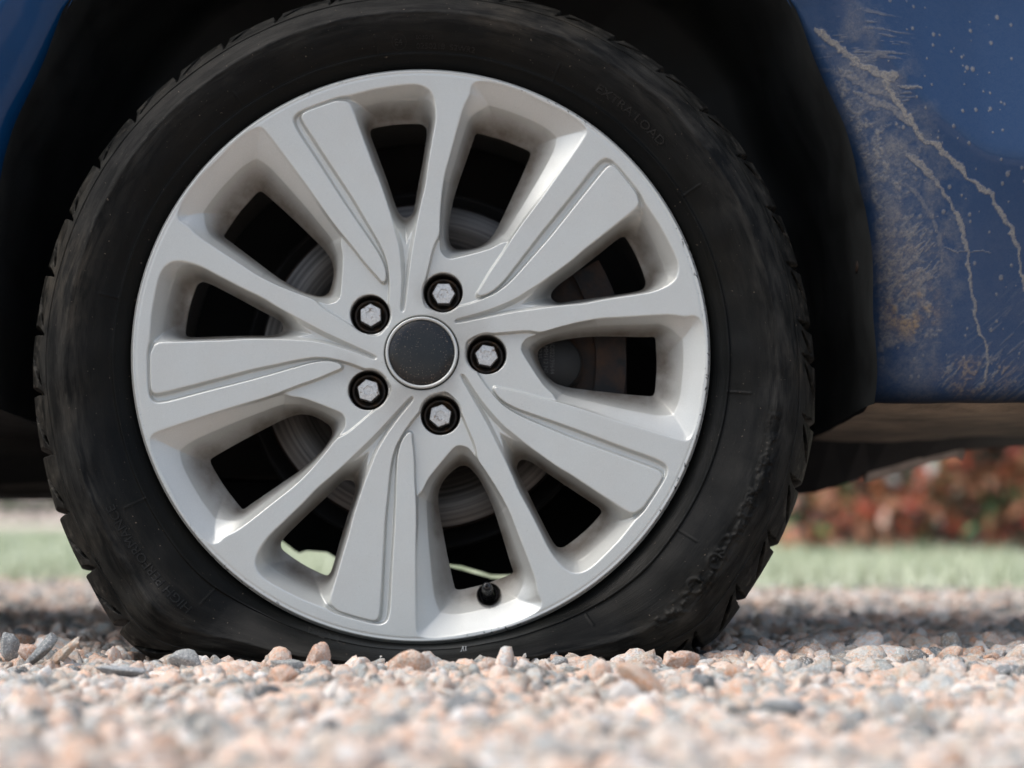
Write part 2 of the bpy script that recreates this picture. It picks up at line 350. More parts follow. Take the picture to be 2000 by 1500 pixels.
q = (np.abs(PP[:, 0]) < .32) & (PP[:, 1] > -.14) & (PP[:, 1] < .0); PP[q, 2] -= np.maximum(0, PP[q, 2] + PS[q] * .85 - .0105)
npnt = len(PP)
pal = np.array([(.65, .54, .46), (.74, .62, .53), (.68, .66, .61), (.74, .73, .70), (.38, .41, .40), (.24, .27, .28), (.58, .55, .49), (.63, .465, .36), (.82, .81, .78), (.48, .51, .50)])
pw = np.array([.14, .15, .18, .15, .11, .06, .10, .035, .05, .08]); pi_ = rng.choice(len(pal), npnt, p=pw / pw.sum())
col = pal[pi_] * .90 * rng.uniform(.82, 1.12, (npnt, 1))
eul = np.stack([rng.normal(0, .55, npnt), rng.normal(0, .55, npnt), rng.uniform(0, 6.28, npnt)], 1)
scl = PS[:, None] * rng.uniform(.8, 1.2, (npnt, 3)); tid = rng.integers(0, NT, npnt); far = PP[:, 1] > .45; tid = np.where(far, 10 + tid % 4, tid)
# avoid stones poking right into the lens
TVc = np.concatenate(TV); z3 = np.zeros((len(TVc), 3))
V = np.concatenate([TVc, PP])
g = mesh_np('gravel', V, np.concatenate(TF), M_GRAVEL, attrs=dict(
    istpl=np.concatenate([np.ones(len(TVc)), np.zeros(npnt)]), tid=np.concatenate([np.array(gid, float), tid]),
    col=np.concatenate([z3, col]), rot=np.concatenate([z3, eul]), scl=np.concatenate([z3, scl])))
tag(g, 'loose pink, white and grey stone chippings covering the ground around the flat tyre', 'gravel', kind='stuff')
ng = bpy.data.node_groups.new('scatter_chippings', 'GeometryNodeTree')
ng.interface.new_socket('Geometry', in_out='INPUT', socket_type='NodeSocketGeometry'); ng.interface.new_socket('Geometry', in_out='OUTPUT', socket_type='NodeSocketGeometry')
gn = ng.nodes; gl = ng.links.new; gi = gn.new('NodeGroupInput'); go = gn.new('NodeGroupOutput')
def named(nm, dt):
    x = gn.new('GeometryNodeInputNamedAttribute'); x.data_type = dt; x.inputs['Name'].default_value = nm; return x.outputs['Attribute']
sep = gn.new('GeometryNodeSeparateGeometry'); sep.domain = 'POINT'; gl(gi.outputs[0], sep.inputs[0])
cmp_ = gn.new('FunctionNodeCompare'); cmp_.operation = 'GREATER_THAN'; gl(named('istpl', 'FLOAT'), cmp_.inputs[0]); cmp_.inputs[1].default_value = .5
gl(cmp_.outputs[0], sep.inputs[1])
tidn = named('tid', 'FLOAT'); f2i = gn.new('FunctionNodeFloatToInt'); f2i.rounding_mode = 'ROUND'; gl(tidn, f2i.inputs[0])
spl = gn.new('GeometryNodeSplitToInstances'); spl.domain = 'POINT'; gl(sep.outputs[0], spl.inputs[0]); gl(f2i.outputs[0], spl.inputs['Group ID'])
m2p = gn.new('GeometryNodeMeshToPoints'); gl(sep.outputs[1], m2p.inputs[0])
iop = gn.new('GeometryNodeInstanceOnPoints'); gl(m2p.outputs[0], iop.inputs['Points']); gl(spl.outputs[0], iop.inputs['Instance'])
iop.inputs['Pick Instance'].default_value = True; gl(f2i.outputs[0], iop.inputs['Instance Index'])
gl(named('scl', 'FLOAT_VECTOR'), iop.inputs['Scale'])
e2r = gn.new('FunctionNodeEulerToRotation'); gl(named('rot', 'FLOAT_VECTOR'), e2r.inputs[0]); gl(e2r.outputs[0], iop.inputs['Rotation'])
gl(iop.outputs[0], go.inputs[0])
md = g.modifiers.new('scatter', 'NODES'); md.node_group = ng

# ------------------------------------------------------------------ the car
car = empty('parked_car', (0, 0, 0)); tag(car, 'muddy blue car standing on gravel with a flat tyre', 'car')
CW = (-.0002, 0, .2553)
wheel = empty('wheel', CW, parent=car)
wheel.rotation_euler = (Matrix.Rotation(math.radians(1.2), 3, 'Z') @ Matrix.Rotation(math.radians(-2.5), 3, 'X')).to_euler()
RW = np.array((Matrix.Rotation(math.radians(1.2), 3, 'Z') @ Matrix.Rotation(math.radians(-2.5), 3, 'X')))
RIM = .2421
# ---- rim face as a relief sheet
mmp = lambda L: np.array(L) / 1000
OL = mmp([(46.9,194.1),(70.0,187.6),(89.6,179.4),(92.5,176.8),(92.3,174.1),(83.7,153.9),(73.3,131.5),(63.2,110.7),(56.4,101.2),(47.9,96.0),(39.1,94.0),(29.4,93.7),(24.7,96.2),(22.4,101.1),(21.7,112.2),(23.7,126.0),(26.7,139.8),(34.3,162.3),(42.8,186.6),(44.7,193.2)]); ON = mmp([(172.0,103.8),(173.9,103.1),(176.9,98.5),(182.8,87.5),(187.7,75.4),(190.9,65.4),(191.0,61.8),(189.0,58.3),(182.6,56.1),(157.7,52.2),(137.8,49.7),(120.0,46.9),(114.5,46.9),(110.5,50.1),(109.6,53.1),(111.1,57.1),(116.0,62.2),(131.0,73.2),(148.0,86.4),(163.0,98.5),(169.0,103.0)]); FL = mmp([(40.1,219.5),(40.7,223.9),(41.6,227.0),(44.6,230.1),(49.8,231.2),(58.5,230.0),(68.9,227.4),(84.6,222.1),(102.0,213.8),(115.0,207.6),(128.0,200.1),(135.8,194.2),(138.9,190.2),(138.8,186.2),(135.7,180.9),(127.9,169.4),(114.8,150.8),(101.7,132.3),(89.1,115.6),(80.9,105.0),(75.3,97.8),(72.3,94.9),(67.2,94.1),(58.5,89.2),(49.9,86.6),(37.0,83.1),(24.1,80.0),(18.9,82.1),(15.5,86.5),(14.6,90.0),(14.6,100.9),(15.0,116.2),(16.2,133.7),(18.7,151.3),(23.9,169.8),(29.5,191.1),(34.6,208.8)]); FN = mmp([(27.2,26.6),(28.1,28.1),(30.2,29.2),(41.4,32.0),(54.3,35.9),(67.1,40.7),(80.0,46.6),(88.6,52.3),(101.6,60.6),(114.5,69.7),(127.5,79.4),(136.1,87.1),(146.3,95.0),(156.1,102.7),(170.9,114.5),(180.8,122.5),(183.0,127.4),(185.3,132.9),(187.7,127.5),(193.5,118.5),(200.3,108.1),(207.0,95.2),(212.3,84.3),(215.4,75.9),(216.0,69.0),(214.1,62.5),(208.6,57.1),(199.8,52.9),(190.0,50.1),(172.6,47.7),(152.7,44.6),(135.9,41.1),(118.7,39.9),(97.2,36.9),(75.7,33.8),(58.5,30.3),(45.7,27.6),(32.8,25.0),(28.5,24.8)]); LOW = mmp([(-0.7,48.6),(4.8,71.6),(9.0,90.0),(14.6,100.9),(32.7,99.6),(58.5,98.0),(81.0,104.1),(75.8,96.4),(67.1,82.3),(58.5,70.0),(53.4,61.3),(49.1,53.9),(46.8,50.4),(47.4,48.7),(49.9,48.5),(55.1,50.2),(61.1,54.0),(68.9,61.4),(80.1,75.8),(88.7,87.1),(101.7,103.8),(119.0,124.9),(132.9,142.1),(138.7,149.7),(146.6,159.2),(151.6,163.8),(155.5,165.0),(160.4,163.5),(166.3,157.5),(176.0,145.6),(183.8,135.6),(187.7,128.0),(188.6,122.5),(183.7,122.5),(182.6,127.4),(180.9,134.4),(176.0,141.2),(168.2,151.1),(162.8,157.5),(159.6,159.0),(156.6,157.8),(152.5,153.5),(136.7,133.8),(117.0,108.8),(106.0,95.0),(93.0,80.3),(80.0,65.3),(70.6,56.0),(62.0,49.9),(51.7,45.2),(41.4,41.5),(28.5,38.2),(18.2,35.4),(9.2,35.2),(1.9,38.6)])
i0 = int(np.argmin(np.hypot(LOW[:, 0] - .0327, LOW[:, 1] - .0996)))
LOW = np.concatenate([LOW[:i0], mmp([(15.0, 116.2), (16.2, 133.7), (18.7, 151.3), (114.8, 150.8), (101.7, 132.3), (88.9, 115.6)]), LOW[i0 + 2:]])
nr, na = 372, 384
R_ = np.linspace(.0285, RIM, nr); A_ = np.radians(71 - 36 + 72 * np.arange(na) / na)
R2, A2 = np.meshgrid(R_, A_, indexing='ij'); X = R2 * np.cos(A2); Z = R2 * np.sin(A2)
def multi(P, n=1):
    P = chaikin(P, n); return np.max([sdf(rot2(P, 72 * k), X, Z) for k in (-1, 0, 1)], 0)
sOL, sON, sFL, sFN, sLW = multi(OL), multi(ON), multi(FL), multi(FN), multi(LOW)
base = .0085 * (1 - (R2 / .24) ** 2)
D = .031
def valley(sF, sO, prof):
    t = np.clip(sF / (sF + np.maximum(-sO, 0) + 1e-6), 0, 1); h = D * prof(t)
    return np.where(sF > 0, np.where(sO > 0, D + np.minimum(sO * 2, .004), h), 0)
pL = lambda t: np.where(t < .46, .30 * t / .46, .30 + .70 * ((np.maximum(t, .46) - .46) / .54) ** .92)
pN = lambda t: .12 * t + .88 * (t * t * (3 - 2 * t)) ** .8
hL = valley(sFL, sOL, pL)
hN = np.maximum(valley(sFN, sON, pN), np.where(sFN > 0, np.minimum(sFN * 1.3, .0045 + .008 * ss(.10, .15, R2)), 0))
low = .0044 * ss(0, .0019, sLW) * np.where(sFL > -.002, 1 - ss(.112, .168, R2), 1)
hL = hL + .0006 * ss(0, .0009, sFL)
h = base + np.maximum(hL + low, hN)
bx_, bz_ = .0545 * math.cos(math.radians(71)), .0545 * math.sin(math.radians(71))
db = np.hypot(X - bx_, Z - bz_)
h = np.where(db < .0180, np.maximum(h, base + .001 + np.clip((.0168 - db) * 14, 0, .026) + .002 * ss(.0174, .0166, db)), h)
h = h + .0006 * ss(.2365, .2372, R2) * (1 - ss(.2385, .2388, R2)) * .5 + .005 * ss(.2390, RIM, R2) ** 2
h += .0065 * ss(.0312, .0306, R2)
for _ in range(1):
    h = (np.roll(h, 1, 1) + 2 * h + np.roll(h, -1, 1)) / 4
    hp = np.pad(h, ((1, 1), (0, 0)), 'edge'); h = (hp[:-2] + 2 * h + hp[2:]) / 4
sOm = np.maximum(sOL, sON); cut = sOm > 0
# vertices just inside an opening are pulled back onto its outline so that the edge is clean
gr_, ga_ = np.gradient(sOm, R_, A_); ga_ = ga_ / R2
GX = gr_ * np.cos(A2) - ga_ * np.sin(A2); GZ = gr_ * np.sin(A2) + ga_ * np.cos(A2); gn_ = np.hypot(GX, GZ) + 1e-9; sn = np.clip(sOm, 0, .0015)
DX = -np.where(sOm > 0, sn, 0) * GX / gn_; DZ = -np.where(sOm > 0, sn, 0) * GZ / gn_
h = np.where(sOm > 0, D + base + .001 + low, h)
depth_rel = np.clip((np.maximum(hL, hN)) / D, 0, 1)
up = np.zeros_like(h)
H = np.tile(h, (1, 5)); CUT = np.tile(cut, (1, 5)); DEP = np.tile(depth_rel, (1, 5))
AA = np.radians(71 - 36 + 72 * np.arange(5 * na) / na); RR, AA = np.meshgrid(R_, AA, indexing='ij')
XX, ZZ = RR * np.cos(AA), RR * np.sin(AA)
for k in range(5):
    a_ = math.radians(72 * k); c_, s_ = math.cos(a_), math.sin(a_); sl_ = slice(k * na, (k + 1) * na)
    XX[:, sl_] += DX * c_ - DZ * s_; ZZ[:, sl_] += DX * s_ + DZ * c_
# valve recess
vx, vz = .0565, -.2015
dv = np.hypot(XX - vx, ZZ - vz)
H = np.where(dv < .0125, np.maximum(H, .006 + np.clip((.0120 - dv) * 9, 0, .036)), H)
CUT |= dv < .0070
dust_shade_n = fbm(XX * 30 + 5, ZZ * 30 + 5, 4)
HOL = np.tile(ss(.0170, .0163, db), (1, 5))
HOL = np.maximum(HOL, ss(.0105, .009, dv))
DU = ss(.12, .92, DEP) * (.75 + .35 * ss(.3, .6, dust_shade_n)) + .35 * ss(.085, .03, RR) * ss(.4, .6, fbm(XX * 22, ZZ * 22, 3, 2))  # brake dust, plus recess shade painted in by depth
EDG = ss(.2365, .2395, RR) * ss(.42, .55, fbm(XX * 9 + 3, ZZ * 9, 3, 5))
nc = 5 * na; cm = CUT
j2 = (np.arange(nc) + 1) % nc
allcut = cm[:-1] & cm[1:] & cm[:-1][:, j2] & cm[1:][:, j2]
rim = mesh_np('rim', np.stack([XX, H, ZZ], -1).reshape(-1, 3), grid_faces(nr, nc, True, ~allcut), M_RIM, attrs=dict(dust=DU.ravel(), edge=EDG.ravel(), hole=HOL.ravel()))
# barrel joined into the rim
mb = MB(); mb.lathe([(RIM, .0050), (RIM + .0002, .008), (.2385, .014), (.229, .0145), (.2265, .022), (.222, .05), (.2195, .10), (.218, .17), (.225, .188), (.235, .192)], 240)
mb.lathe([(.2235, .012), (.2205, .05), (.2175, .10), (.2165, .17), (.2235, .19)], 160)
bar = mb.build('barrel_tmp', M_RIM, smooth=True)
import bmesh
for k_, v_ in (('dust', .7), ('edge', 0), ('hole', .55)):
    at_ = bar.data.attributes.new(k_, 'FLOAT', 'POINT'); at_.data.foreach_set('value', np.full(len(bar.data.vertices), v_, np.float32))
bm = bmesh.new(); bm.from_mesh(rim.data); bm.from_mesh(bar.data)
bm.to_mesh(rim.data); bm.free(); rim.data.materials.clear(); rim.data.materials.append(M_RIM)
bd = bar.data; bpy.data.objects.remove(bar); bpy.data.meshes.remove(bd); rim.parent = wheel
# keep light from reading through the thin relief: solid backs of spokes are the same sheet seen from behind

# centre cap
cap = MB(); cap.lathe([(.0306, .0125), (.0303, .0072), (.0298, .0064), (.0282, .0066), (.0276, .0078), (.0274, .010)], 96)
cc = cap.build('centre_cap', M_RIM, wheel, True)
mb = MB(); mb.lathe([(.0275, .0095), (.0274, .0080), (.0268, .0074), (.020, .0069), (.010, .0066), (.0002, .0065)], 96); mb.build('cap_disc', M_CAP, wheel, True)
mb = MB(); mb.lathe([(.0320, .020), (.0316, .0090), (.0306, .0130), (.0304, .02)], 96); mb.build('cap_seal', M_BLACK, wheel, True)
# wheel bolts
def bolt_mesh():
    mb = MB(); af = .0172 / math.sqrt(3)
    mb.lathe([(af, .014), (af, .0012), (af * .93, 0), (af * .45, -.0002), (af * .42, .0004), (af * .2, .0005), (.00005, .0004)], 6)
    return mb
for k in range(5):
    a = math.radians(71 + 72 * k - .3)
    b = empty('wheel_bolt', (.0545 * math.cos(a), .0165, .0545 * math.sin(a)), (0, math.radians([10, 3, 17, 25, 8][k]), 0), wheel) if False else None
    mb = bolt_mesh(); o = mb.build('wheel_bolt', M_BOLT, wheel); o.location = (.0545 * math.cos(a), .0165, .0545 * math.sin(a)); o.rotation_euler = (0, math.radians([0, 28, 17, 40, 11][k]), 0)
    mb = MB(); mb.lathe([(.0146, .010), (.0138, .0085), (.0118, .0095), (.0100, .0125), (.0085, .0128)], 40); s_ = mb.build('bolt_seat', M_SEAT, wheel, True); s_.location = o.location
# valve
mb = MB(); p0, p1 = np.array((.0570, .046, -.2065)), np.array((.0548, .0055, -.1945)); dv_ = p1 - p0
L_ = [(0, .0052), (.35, .0048), (.62, .0038), (.66, .0044), (.68, .0050), (.72, .0046), (.92, .0044), (.97, .0038), (1.0, .0022), (1.01, .0004)]
mb.tube([p0 + dv_ * t for t, _ in L_], [r for _, r in L_], 20); mb.build('valve_stem', M_GLOSSBLK, wheel, True)
# brake disc behind the spokes
mb = MB(); mb.lathe([(.02, .07), (.072, .07), (.078, .073), (.080, .104), (.092, .104), (.0925, .1005), (.1435, .1005), (.1445, .101)], 180)
disc = mb.build('brake_disc', M_DISC, wheel, True)
mb = MB(); mb.lathe([(.1442, .1000), (.1456, .1005), (.1458, .128), (.10, .129)], 180); mb.build('disc_edge', M_RUST, wheel, True)
mb = MB(); mb.lathe([(.0, .1345), (.155, .1345), (.158, .128), (.162, .128), (.163, .140), (.0, .141)], 96); mb.build('dust_shield', M_BLACK, wheel, True)
# caliper at the rear of the disc
cal = MB()
def arcblock(mb, r0, r1, a0, a1, y0, y1, n=14):
    V = []; F = []
    for k in range(n + 1):
        a = math.radians(a0 + (a1 - a0) * k / n)
        for r, y in ((r0, y0), (r1, y0), (r1, y1), (r0, y1)): V.append((r * math.cos(a), y, r * math.sin(a)))
    for k in range(n):
        for j in range(4): F.append((k * 4 + j, k * 4 + (j + 1) % 4, k * 4 + 4 + (j + 1) % 4, k * 4 + 4 + j))
    F += [(0, 1, 2, 3)[::-1], tuple(n * 4 + i for i in range(4))]; mb.add(V, F)
arcblock(cal, .090, .160, -34, 34, .066, .086); arcblock(cal, .150, .176, -30, 30, .060, .150)
cal.lathe([(.0001, .050), (.024, .051), (.027, .054), (.0275, .07)], 32, (.112, 0, -.004)); cal.tube([(.150, .058, -.036), (.150, .10, -.036)], [.009, .009], 12); cal.tube([(.150, .058, .036), (.150, .10, .036)], [.009, .009], 12)
cal.box((.168, .10, -.02), (.018, .06, .085))
cal_o = cal.build('brake_caliper', M_RUST, wheel)
cb = MB(); cb.lathe([(.0001, .0475), (.0232, .0478), (.0245, .0500), (.0245, .053)], 40, (.112, 0, -.004)); cb.box((.103, .0625, -.004), (.030, .007, .084)); cb.build('caliper_piston', M_LINER, wheel, True)

# ---- lettering helper: text mesh bent round the tyre
def text_verts(body, size, extrude=0, res=3):
    cu = bpy.data.curves.new('t', 'FONT'); cu.body = body; cu.size = size; cu.extrude = extrude; cu.resolution_u = res; cu.align_x = 'LEFT'
    ob = bpy.data.objects.new('t', cu); C.objects.link(ob); bpy.context.view_layer.update()
    me = bpy.data.meshes.new_from_object(ob.evaluated_get(bpy.context.evaluated_depsgraph_get()))
    V = np.array([v.co[:] for v in me.vertices]); F = [tuple(p.vertices) for p in me.polygons]
    C.objects.unlink(ob); bpy.data.objects.remove(ob); bpy.data.curves.remove(cu); bpy.data.meshes.remove(me); return V, F

# ---- tyre
OUT = [(3.2,330.1),(11.3,328.9),(18.1,327.8),(23.0,327.8),(32.8,326.6),(41.0,324.5),(49.5,323.4),(57.8,321.9),(68.1,320.6),(76.2,318.6),(85.7,316.6),(97.0,316.6),(107.8,317.8),(118.6,318.4),(129.9,319.4),(141.8,321.3),(152.8,323.2),(162.2,323.6),(171.6,324.6),(180.8,326.3),(191.5,327.0),(197.5,328.6),(202.9,330.8),(207.3,332.0),(211.0,333.2),(214.8,334.9),(218.8,337.6),(222.0,340.2),(225.5,340.7),(229.2,336.3),(239.3,303.1),(255,275),(270.2,266.8),(283,273),(293.8,290.7),(308.0,329.3),(315.8,341.3),(319.6,340.2),(324.3,338.2),(329.1,337.8),(334.4,337.8),(339.9,337.1),(344.5,336.7),(349.0,336.0),(354.2,334.0)]
oa = np.array([a for a, _ in OUT]); orr = np.array([b for _, b in OUT]) / 1000
def Rout(deg):
    d = np.asarray(deg) % 360; return np.interp(d, np.r_[oa[-1] - 360, oa, oa[0] + 360], np.r_[orr[-1], orr, orr[0]])
ntp = 2160
dg = np.arange(ntp) * 360 / ntp; RO = Rout(dg)
for _ in range(60): RO = (np.roll(RO, 1) + 2 * RO + np.roll(RO, -1)) / 4
# profile table: fraction across the sidewall, depth (inboard +)
PF = np.array([(-.03, .020), (-.01, .0125), (.02, .0085), (.06, .0065), (.115, .0030), (.145, .0006), (.160, -.0010), (.172, -.0012), (.186, .0000), (.205, -.0003), (.30, -.0050), (.42, -.0092), (.52, -.0118), (.585, -.0130), (.615, -.0131), (.64, -.0122), (.72, -.0100), (.797, -.0064), (.806, -.0046), (.815, -.0054), (.88, -.0005), (.93, .0055), (.97, .0115), (1.0, .0185), (1.02, .026), (1.035, .036), (1.05, .060), (1.06, .09)])
fs = np.unique(np.concatenate([np.linspace(-.03, .15, 14), np.linspace(.15, .2, 14), np.linspace(.2, .79, 58), np.linspace(.79, .83, 10), np.linspace(.83, 1.035, 44), np.linspace(1.04, 1.06, 8)]))
py = np.interp(fs, PF[:, 0], PF[:, 1]); 
k5 = np.array([1, 4, 6, 4, 1]) / 16.; pys = np.convolve(np.pad(py, 2, 'edge'), k5, 'valid'); w_ = ((fs > .2) & (fs < .78)) | (fs > .83); py = np.where(w_, pys, py)
gk = np.exp(-(np.arange(-90, 91) / 34.) ** 2); ROs = np.convolve(np.r_[RO[-90:], RO, RO[:90]], gk / gk.sum(), 'valid')
FSg, DG = np.meshgrid(fs, dg, indexing='ij'); PY = np.repeat(py[:, None], ntp, 1); ROg = np.repeat(RO[None], len(fs), 0)
RB = .2416; span = ROg - RB
Rr = RB + span * FSg
spans = np.repeat((ROs - RB)[None], len(fs), 0); flat = ss(.082, .028, spans); bulge = np.sin(np.clip(FSg, 0, 1) * math.pi) ** .8
ext = ss(.080, .100, spans)
PY = PY - .034 * flat * bulge - .010 * ext * np.sin(np.clip(FSg * 1.05, 0, 1) * math.pi) + .004 * (fbm(((DG - 270) % 360) / 9, FSg * 2, 2, 6) - .5) * bulge * (1 + 2 * ext)
PY = np.where(FSg < .1, np.minimum(PY, py[:, None] + .001), PY)
# wear ridge roughness, scuffed badge relief low on the right, fine circumferential ribs
ar = np.radians((DG - 270) % 360) * .30
PY += -.0011 * np.exp(-((FSg - .60) / .022) ** 2) * fbm(ar * 160, FSg * 30, 3, 7)
bd_ = ss(296, 300, DG) * (1 - ss(349, 353, DG)); inb = np.exp(-((FSg - .60) / .065) ** 4) * ss(308, 312, DG) * (1 - ss(349, 351, DG))
PY += inb * (.0010 - .0030 * ss(.45, .75, fbm(ar * 210, FSg * 26, 3, 9)) * (1 - .6 * ss(335, 349, DG)))
for a0, f0 in ((333.5, .60), (324, .58), (319, .56)):
    q = np.hypot((DG - a0) * math.pi / 180 * .295, (FSg - f0) * .09); PY += -.0014 * np.exp(-((q - .0055) / .0012) ** 2)
PY += .00035 * np.sin(FSg * 260) * ss(.22, .26, FSg) * (1 - ss(.44, .48, FSg)) * .4
# shoulder grooves
pitch = 9.1; a = ((-(DG - 4)) % pitch) / pitch; al = np.where(a > .5, a - 1, a) * math.radians(pitch) * .325
curve = .006 * np.clip((1 - FSg) / .16, 0, 1.2) ** 2
wv = .0034 * ss(.835, .97, FSg) ** .7
g1 = ss(wv + .0006, wv - .0004, np.abs(al + curve - .001)) * np.clip((FSg - .835) / .04, 0, 1)
fc = .872 + (a - .08) / .54 * .125; wd = .018 * np.sin(np.clip((a - .08) / .54, 0, 1) * math.pi) ** .6
g2 = ss(wd + .002, wd - .002, np.abs(FSg - fc)) * ((a > .08) & (a < .62))
gr = np.maximum(g1, g2 * .9); gr = gr * (1 - .0 * FSg)
PY += (g1 * .013 + g2 * .009 * (1 - g1)) * ss(1.08, .98, FSg); Rr -= gr * .0105 * ss(.90, .98, FSg)
# edge wear / waviness of the blocks
Rr += .0008 * (fbm(ar * 60, FSg * 12, 3, 3) - .5) * ss(.85, 1, FSg)
XT, ZT = Rr * np.cos(np.radians(DG)), Rr * np.sin(np.radians(DG))
# radial mould lines
for am in (98.6, 64.5, 31, 208.5, 229.5, 126, 325, 302, 352.5, 170):
    q = np.abs(((DG - am + 180) % 360 - 180)) * math.pi / 180 * .26
    PY += -.0007 * ss(.0011, .0004, q) * (FSg > .165) * (FSg < .37)
P3 = np.stack([XT, PY, ZT], -1)
# back of the tyre
bk = [(1.065, .125), (1.06, .155), (1.04, .178), (1.0, .190), (.9, .202), (.6, .222), (.3, .216), (.1, .196), (-.05, .185), (-.2, .17)]
B = np.stack([np.stack([(RB + (RO - RB) * f) * np.cos(np.radians(dg)), 0 * RO + y, (RB + (RO - RB) * f) * np.sin(np.radians(dg))], -1) for f, y in bk])
P3 = np.concatenate([P3, B]); fsa = np.concatenate([fs, np.full(len(bk), 1.0)])
# press onto the ground in world space
Wd = P3 @ RW.T + np.array(CW); zmin = -.003 + .0015 * np.sin(Wd[..., 0] * 90)
Wd[..., 2] = np.where(Wd[..., 2] < zmin + .006, zmin + .006 * np.exp(np.clip((Wd[..., 2] - zmin - .006) / .006, -8, 0)), Wd[..., 2])
P3 = (Wd - np.array(CW)) @ RW
tvv = np.stack([np.repeat(((dg - 270) % 360 / 57.3 * .3 * 3)[None], len(P3), 0), np.repeat(fsa[:, None], ntp, 1), np.zeros((len(P3), ntp))], -1)
tyre = mesh_np('tyre', P3.reshape(-1, 3), grid_faces(len(P3), ntp, True), M_TYRE, wheel, attrs=dict(tv=tvv.reshape(-1, 3)))
fP = fs; PYm = P3[:len(fs), :, 1]; Rm = np.hypot(P3[:len(fs), :, 0], P3[:len(fs), :, 2])
def tyre_surface(r, deg):
    j = int(round((deg % 360) / 360 * ntp)) % ntp; return np.interp(r, Rm[:, j], PYm[:, j])
def ring_text(mb, body, size, r0, deg0, height=.0007, bold=1.0, xs_=1.0):
    """clockwise lettering, tops outward"""
    V, F = text_verts(body, size, extrude=height); V[:, 0] *= xs_
    Q = []
    for x, y, z in V:
        dgr = deg0 - math.degrees(x / r0); r = r0 + y; Q.append((r * math.cos(math.radians(dgr)), tyre_surface(r, dgr) - z - .0001, r * math.sin(math.radians(dgr))))
    mb.add(Q, F)
M_LET = M_('moulded_lettering'); M_LET.set(Base_Color=(.009, .009, .008), Roughness=.5, Specular_IOR_Level=.2); M_LET.bump(M_LET.noise(700, 3), .3, .0004)
_rt = ring_text
def ring_text(mb_, *a, **k):
    q = MB(); _rt(q, *a, **k); q.build('raised_text', M_LET.m, wheel)
mb = MB()
ring_text(mb, 'EXTRA LOAD', .0095, .2655, 56.8, .0006, xs_=1.28)
ring_text(mb, 'RADIAL', .0078, .2440, 255.5, .0006, xs_=1.4)
ring_text(mb, 'HIGH PERFORMANCE', .0105, .2808, 229.0, .0005, xs_=1.06)
ring_text(mb, '0250218  S2WR2', .0058, .2585, 91.2, .0004, xs_=1.2)
ring_text(mb, '025013', .0042, .2655, 91.2, .0004, xs_=1.2)
ring_text(mb, 'E4', .0068, .2615, 95.2, .0004)
ring_text(mb, 'TWI', .0055, .314, 214.6, .0004); ring_text(mb, 'TWI', .0055, .314, 6.5, .0004); ring_text(mb, 'TWI', .0055, .311, 186.8, .0004)
th_ = math.radians(94.3); cxr, czr = .2638 * math.cos(th_), .2638 * math.sin(th_); 
V = []; F = []
for k in range(32):
    w = 2 * math.pi * k / 32
    for r_ in (.0058, .0063):
        x_, z_ = cxr + r_ * math.cos(w), czr + r_ * math.sin(w); V.append((x_, tyre_surface(math.hypot(x_, z_), math.degrees(math.atan2(z_, x_))) - .0005, z_))
F = [(2 * k, 2 * k + 1, (2 * k + 3) % 64, (2 * k + 2) % 64) for k in range(32)]; mb.add(V, F)
mb.build('approval_ring', M_LET.m, wheel)
# stamped numbers on the caliper, reading downwards
mb = MB()
for txt, x0, z0 in (('32235', .0985, .0125), ('Z 41/23 MM112 N2', .1040, .0290), ('TOP 02NC022/39644', .1095, .0330)):
    V, F = text_verts(txt, .0052); Q = [(x0 + y, .0468, z0 - x) for x, y, z in V]; mb.add(Q, F)
mb.build('caliper_stamp', M_PRINT, wheel)
# tuft of threads at the rim bottom
mb = MB()
for k in range(5):
    x0 = .036 + rng.uniform(-.002, .002); mb.tube([(x0, -.028, -.243), (x0 + rng.uniform(-.006, .002), -.034, -.250), (x0 + rng.uniform(-.008, .004), -.036, -.257)], [.0003, .0003, .0002], 4)
mb.build('loose_thread', simple('grey_thread', (.20, .21, .21), .8), wheel)

# ---- body panel
px2x = lambda p: .0754 + (p - 1000) / 2348; py2z = lambda p: .128 + (985 - p) / 2348
EZ = np.array([(785, 1711), (720, 1715), (650, 1716), (560, 1713), (400, 1700), (310, 1680), (235, 1655), (120, 1611), (0, 1560), (-90, 1500), (-160, 1430), (-215, 1330), (-255, 1180), (-275, 1000), (-285, 836)], float)
ez = py2z(EZ[:, 0]); exr = px2x(EZ[:, 1]); xc = px2x(836)
def edge_x(z, left=False):
    x = np.interp(z, ez, exr); x = xc + (x - xc)
    return (2 * xc - x) if left else x
ZB, ZT_ = ez[0], ez[-1]
xt_ = np.linspace(-2, 3, 4001); zt_ = py2z(np.interp(xt_ - px2x(1700), [-.02, .013, .047, .098, .128, .3], [-60, 80, 190, 290, 302, 320]))
kk = np.exp(-np.linspace(-2.5, 2.5, 41) ** 2); zt_ = np.convolve(np.pad(zt_, 20, 'edge'), kk / kk.sum(), 'valid'); zc_t = lambda X: np.interp(X, xt_, zt_)
def panel_y(X, Z, d):
    y = .006 - .014 * (1 - np.exp(-np.maximum(d, 0) / .012)) + .003 * np.exp(-(d / .0025) ** 2) * 0
    y = y + .9 * np.maximum(Z - .60, 0) ** 2
    zc_ = py2z(np.interp((X - px2x(1700)) , [0, .013, .047, .098, .128, .5], [0, 80, 190, 290, 302, 320]))     # added tilt line: panel shaped to imitate the edge of a sky reflection
    zc_ = zc_t(X)
    s = Z - zc_; y = y + .30 * np.where(s > 0, s + .004 * np.exp(-np.abs(s) / .004), .004 * np.exp(-np.abs(s) / .004)) + .20 * np.minimum(s, 0) * -1
    y = y + .020 * np.exp(-(Z - ZB) / .006) + .003 * np.exp(-(Z - ZB) / .03)
    return y
